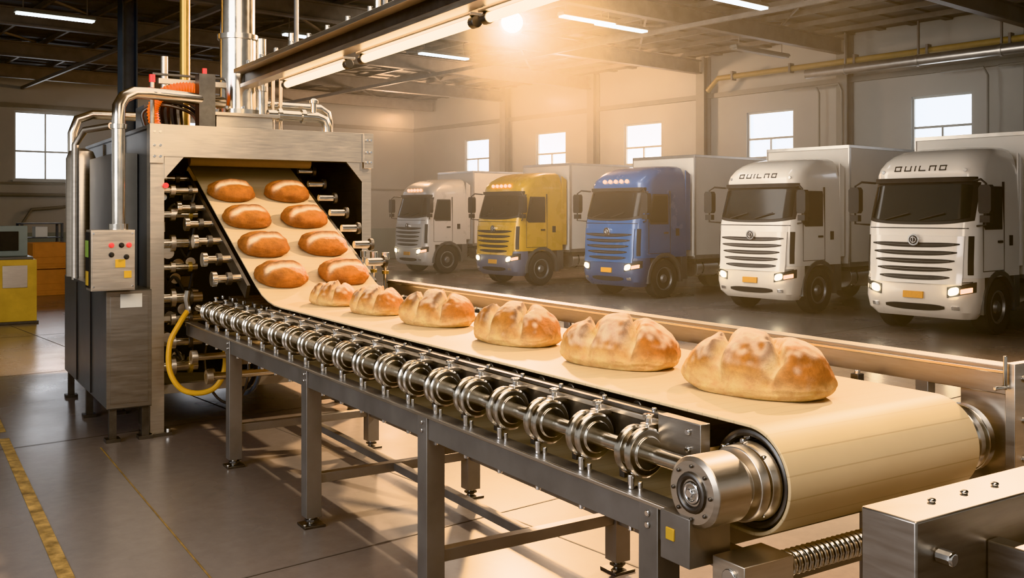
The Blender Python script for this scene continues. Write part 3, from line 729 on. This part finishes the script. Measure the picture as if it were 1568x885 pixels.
# ---------------------------------------------------------------- foreground packing frame
F=B('steel_transfer_table',rot=TH)
F.box(2.21,4.2,1.55,1.72,.72,1.20,STEELM)
F.box(2.52,4.2,1.05,1.16,.72,1.10,STEELM); F.box(2.52,2.58,1.16,1.55,.72,1.10,STEELM)
F.box(2.58,4.2,1.16,1.55,.72,.86,DARK)
P=[]
for i in range(0,600):
    t=i*2*math.pi/12; P.append((2.60+i*.0026,1.34+.055*math.cos(t),1.02+.055*math.sin(t)))
F.tube(P,.014,STEELB,6); F.cyl((2.58,1.34,1.02),(4.2,1.34,1.02),.045,STEELD,18)
for v in(2.28,4.1):
    F.box(v-.05,v+.05,1.58,1.69,0.0,.72,FRAME)
F.box(2.60,2.70,1.06,1.15,0,.72,FRAME); F.box(4.05,4.15,1.06,1.15,0,.72,FRAME)
for v in(2.4,2.55,2.7): F.cyl((v,1.635,1.2),(v,1.635,1.212),.012,CHROME,10)
F.cyl((2.30,1.5,1.1),(2.30,1.55,1.1),.02,CHROME,10)
F.done(bevel=.006)

# ---------------------------------------------------------------- left background equipment
Y=B('yellow_machine_cabinet',loc=(-9.15,17.5,0),rot=TH)
Y.box(-.75,.45,-.4,.5,.05,1.15,YPAINT); Y.box(-.7,.40,-.35,.45,1.15,1.20,PANEL)
Y.box(-.75,.35,.1,.45,1.20,1.75,WALLD); Y.box(-.2,.2,.08,.1,1.3,1.65,DARK); Y.box(-.1,.3,-.41,-.4,.65,1.05,STEEL); Y.box(-.78,.48,-.42,.52,0,.05,STEELD)
for z in(.3,.4,.5): Y.box(-.6,-.2,-.41,-.4,z,z+.03,DARK)
Y.done(bevel=.01)
OB=mat('orange_crate',(.55,.22,.06),.6,0,.1,5)
for X,Yd,s_,h in ((-11.35,23.6,.42,.62),(-10.4,23.8,.38,.5)):
    K=B('storage_crate',loc=(X,Yd,0),rot=RH)
    for zz in(0,h+.02):
        K.box(-s_,s_,-s_,s_,zz,zz+.05,OB)
        for a in(-1,1):
            K.box(min(a*s_,a*(s_-.03)),max(a*s_,a*(s_-.03)),-s_,s_,zz+.05,zz+h,OB); K.box(-s_+.03,s_-.03,min(a*s_,a*(s_-.03)),max(a*s_,a*(s_-.03)),zz+.05,zz+h,OB)
        for q in(.12,.28): K.box(-s_-.01,s_+.01,-s_-.01,s_+.01,zz+q,zz+q+.03,OB)
    K.done(bevel=.005)
K=B('blue_tool_rack',loc=(-12.8,26.2,0),rot=RH)
for x in(-.5,.5):
    for y in(-.25,.25): K.box(x-.03,x+.03,y-.03,y+.03,0,1.7,BLUEP)
for z in(.3,.8,1.3,1.68): K.box(-.53,.53,-.28,.28,z,z+.03,BLUEP)
for x,z,m in((-.3,.33,OB),(.2,.33,STEELD),(-.2,.83,STEELD),(.25,.83,OB),(0,1.33,LABEL)): K.box(x-.15,x+.15,-.18,.18,z,z+.28,m)
K.done(bevel=.004)
K=B('wall_pipe_run',rot=RH)
K.tube([(5,35.85,.3),(5,35.85,2.3),(5.2,35.85,2.6),(11,35.85,2.6),(11.2,35.85,2.4),(11.2,35.85,.3)],.06,COLM,10)
K.tube([(8,35.8,.3),(8,35.8,1.6),(8.3,35.8,2.1),(9.5,35.8,2.2)],.05,COLM,10)
K.done()

# ---------------------------------------------------------------- lamps
def flood(name,pos,target,energy,col,size,spot,r=.16,blend=.6):
    pos=Vector(pos); d=(Vector(target)-pos).normalized()
    b=B(name,loc=pos)
    b.lathe((0,0,0),d,[(-.30,.04),(-.28,.08),(-.10,r),(.0,r+.03),(.0,r-.01),(-.04,r-.02)],STEELD,28)
    b.cyl(d*-.03,d*-.02,r-.015,BULB,28)
    b.tube([tuple(-d*.2),(tuple(-d*.2+Vector((0,0,.3)))),(tuple(-d*.2+Vector((0,0,6.72-pos.z))))],.02,STEELD,8)
    o=b.done()
    l=bpy.data.lights.new(name+'_light','SPOT'); l.energy=energy; l.color=col; l.shadow_soft_size=size; l.spot_size=math.radians(spot); l.spot_blend=blend
    lo=bpy.data.objects.new('lamp',l); scn.collection.objects.link(lo); lo.parent=o
    lo.location=d*.05; lo.rotation_euler=d.to_track_quat('-Z','Y').to_euler()
flood('floodlight',conv(9.6,5.6,6.2),conv(2.9,5.0,.8),4800,(1,.73,.48),.10,80)  # out-of-view lamp added in place of sunlight from the back right
flood('floodlight',(0.0,14.,4.75),(-.6,5.5,1.0),7500,(1,.62,.31),.18,170,r=.17,blend=.3)
def area(name,pos,target,energy,col,sx,sy):
    l=bpy.data.lights.new(name,'AREA'); l.energy=energy; l.color=col; l.shape='RECTANGLE'; l.size=sx; l.size_y=sy
    o=bpy.data.objects.new(name,l); scn.collection.objects.link(o); o.location=pos
    o.rotation_euler=(Vector(target)-Vector(pos)).to_track_quat('-Z','Y').to_euler(); return o
area('fill_light',room(9,12,6.0),room(9,12,0),480,(1,.89,.76),6,14)  # added fill without a fixture, lifts the hall floor
area('fill_light',room(10.5,15,5.6),room(17,16,1),1350,(1,.91,.80),3,16)  # added fill without a fixture, brightens the truck fronts
area('daylight',room(-6,4,4.5),room(6,8,1),650,(.90,.93,1),7,4)
area('fill_light',conv(1.5,1.0,6.0),conv(2.5,9,1.5),420,(1,.84,.66),4,3)  # unseen fill added above the camera to brighten the oven front
for i,(s,r,e) in enumerate(((20,22,750),(19,30,600))):  # bare points added to wash the back wall with warm light
    l=bpy.data.lights.new('wall_wash','POINT'); l.energy=e; l.color=(1,.62,.36); l.shadow_soft_size=.3
    o=bpy.data.objects.new('wall_wash',l); scn.collection.objects.link(o); o.location=room(s,r,5.6)

# evenly hazy air in the hall
m=bpy.data.materials.new('hazy_air'); m.use_nodes=True; t=m.node_tree
for nd in list(t.nodes):
    if nd.type!='OUTPUT_MATERIAL': t.nodes.remove(nd)
vs_=t.nodes.new('ShaderNodeVolumeScatter'); vs_.inputs['Density'].default_value=.018; vs_.inputs['Color'].default_value=(1,.90,.76,1); vs_.inputs['Anisotropy'].default_value=.7
t.links.new(vs_.outputs[0],t.nodes['Material Output'].inputs['Volume'])
b=B('hazy_air',rot=RH); b.box(7.9,S1-.7,5,R1-.6,.02,5.4,m); hz=b.done()

w=bpy.data.worlds.new('world'); scn.world=w; w.use_nodes=True
bg=w.node_tree.nodes['Background']; bg.inputs[0].default_value=(.80,.76,.70,1); bg.inputs[1].default_value=.58

cam=bpy.data.cameras.new('camera'); co=bpy.data.objects.new('camera',cam); scn.collection.objects.link(co)
co.location=(0,0,2); co.rotation_euler=(math.pi/2,0,0); cam.sensor_width=36; cam.lens=1480/1568*36; cam.shift_y=-.075; cam.clip_end=200
scn.camera=co
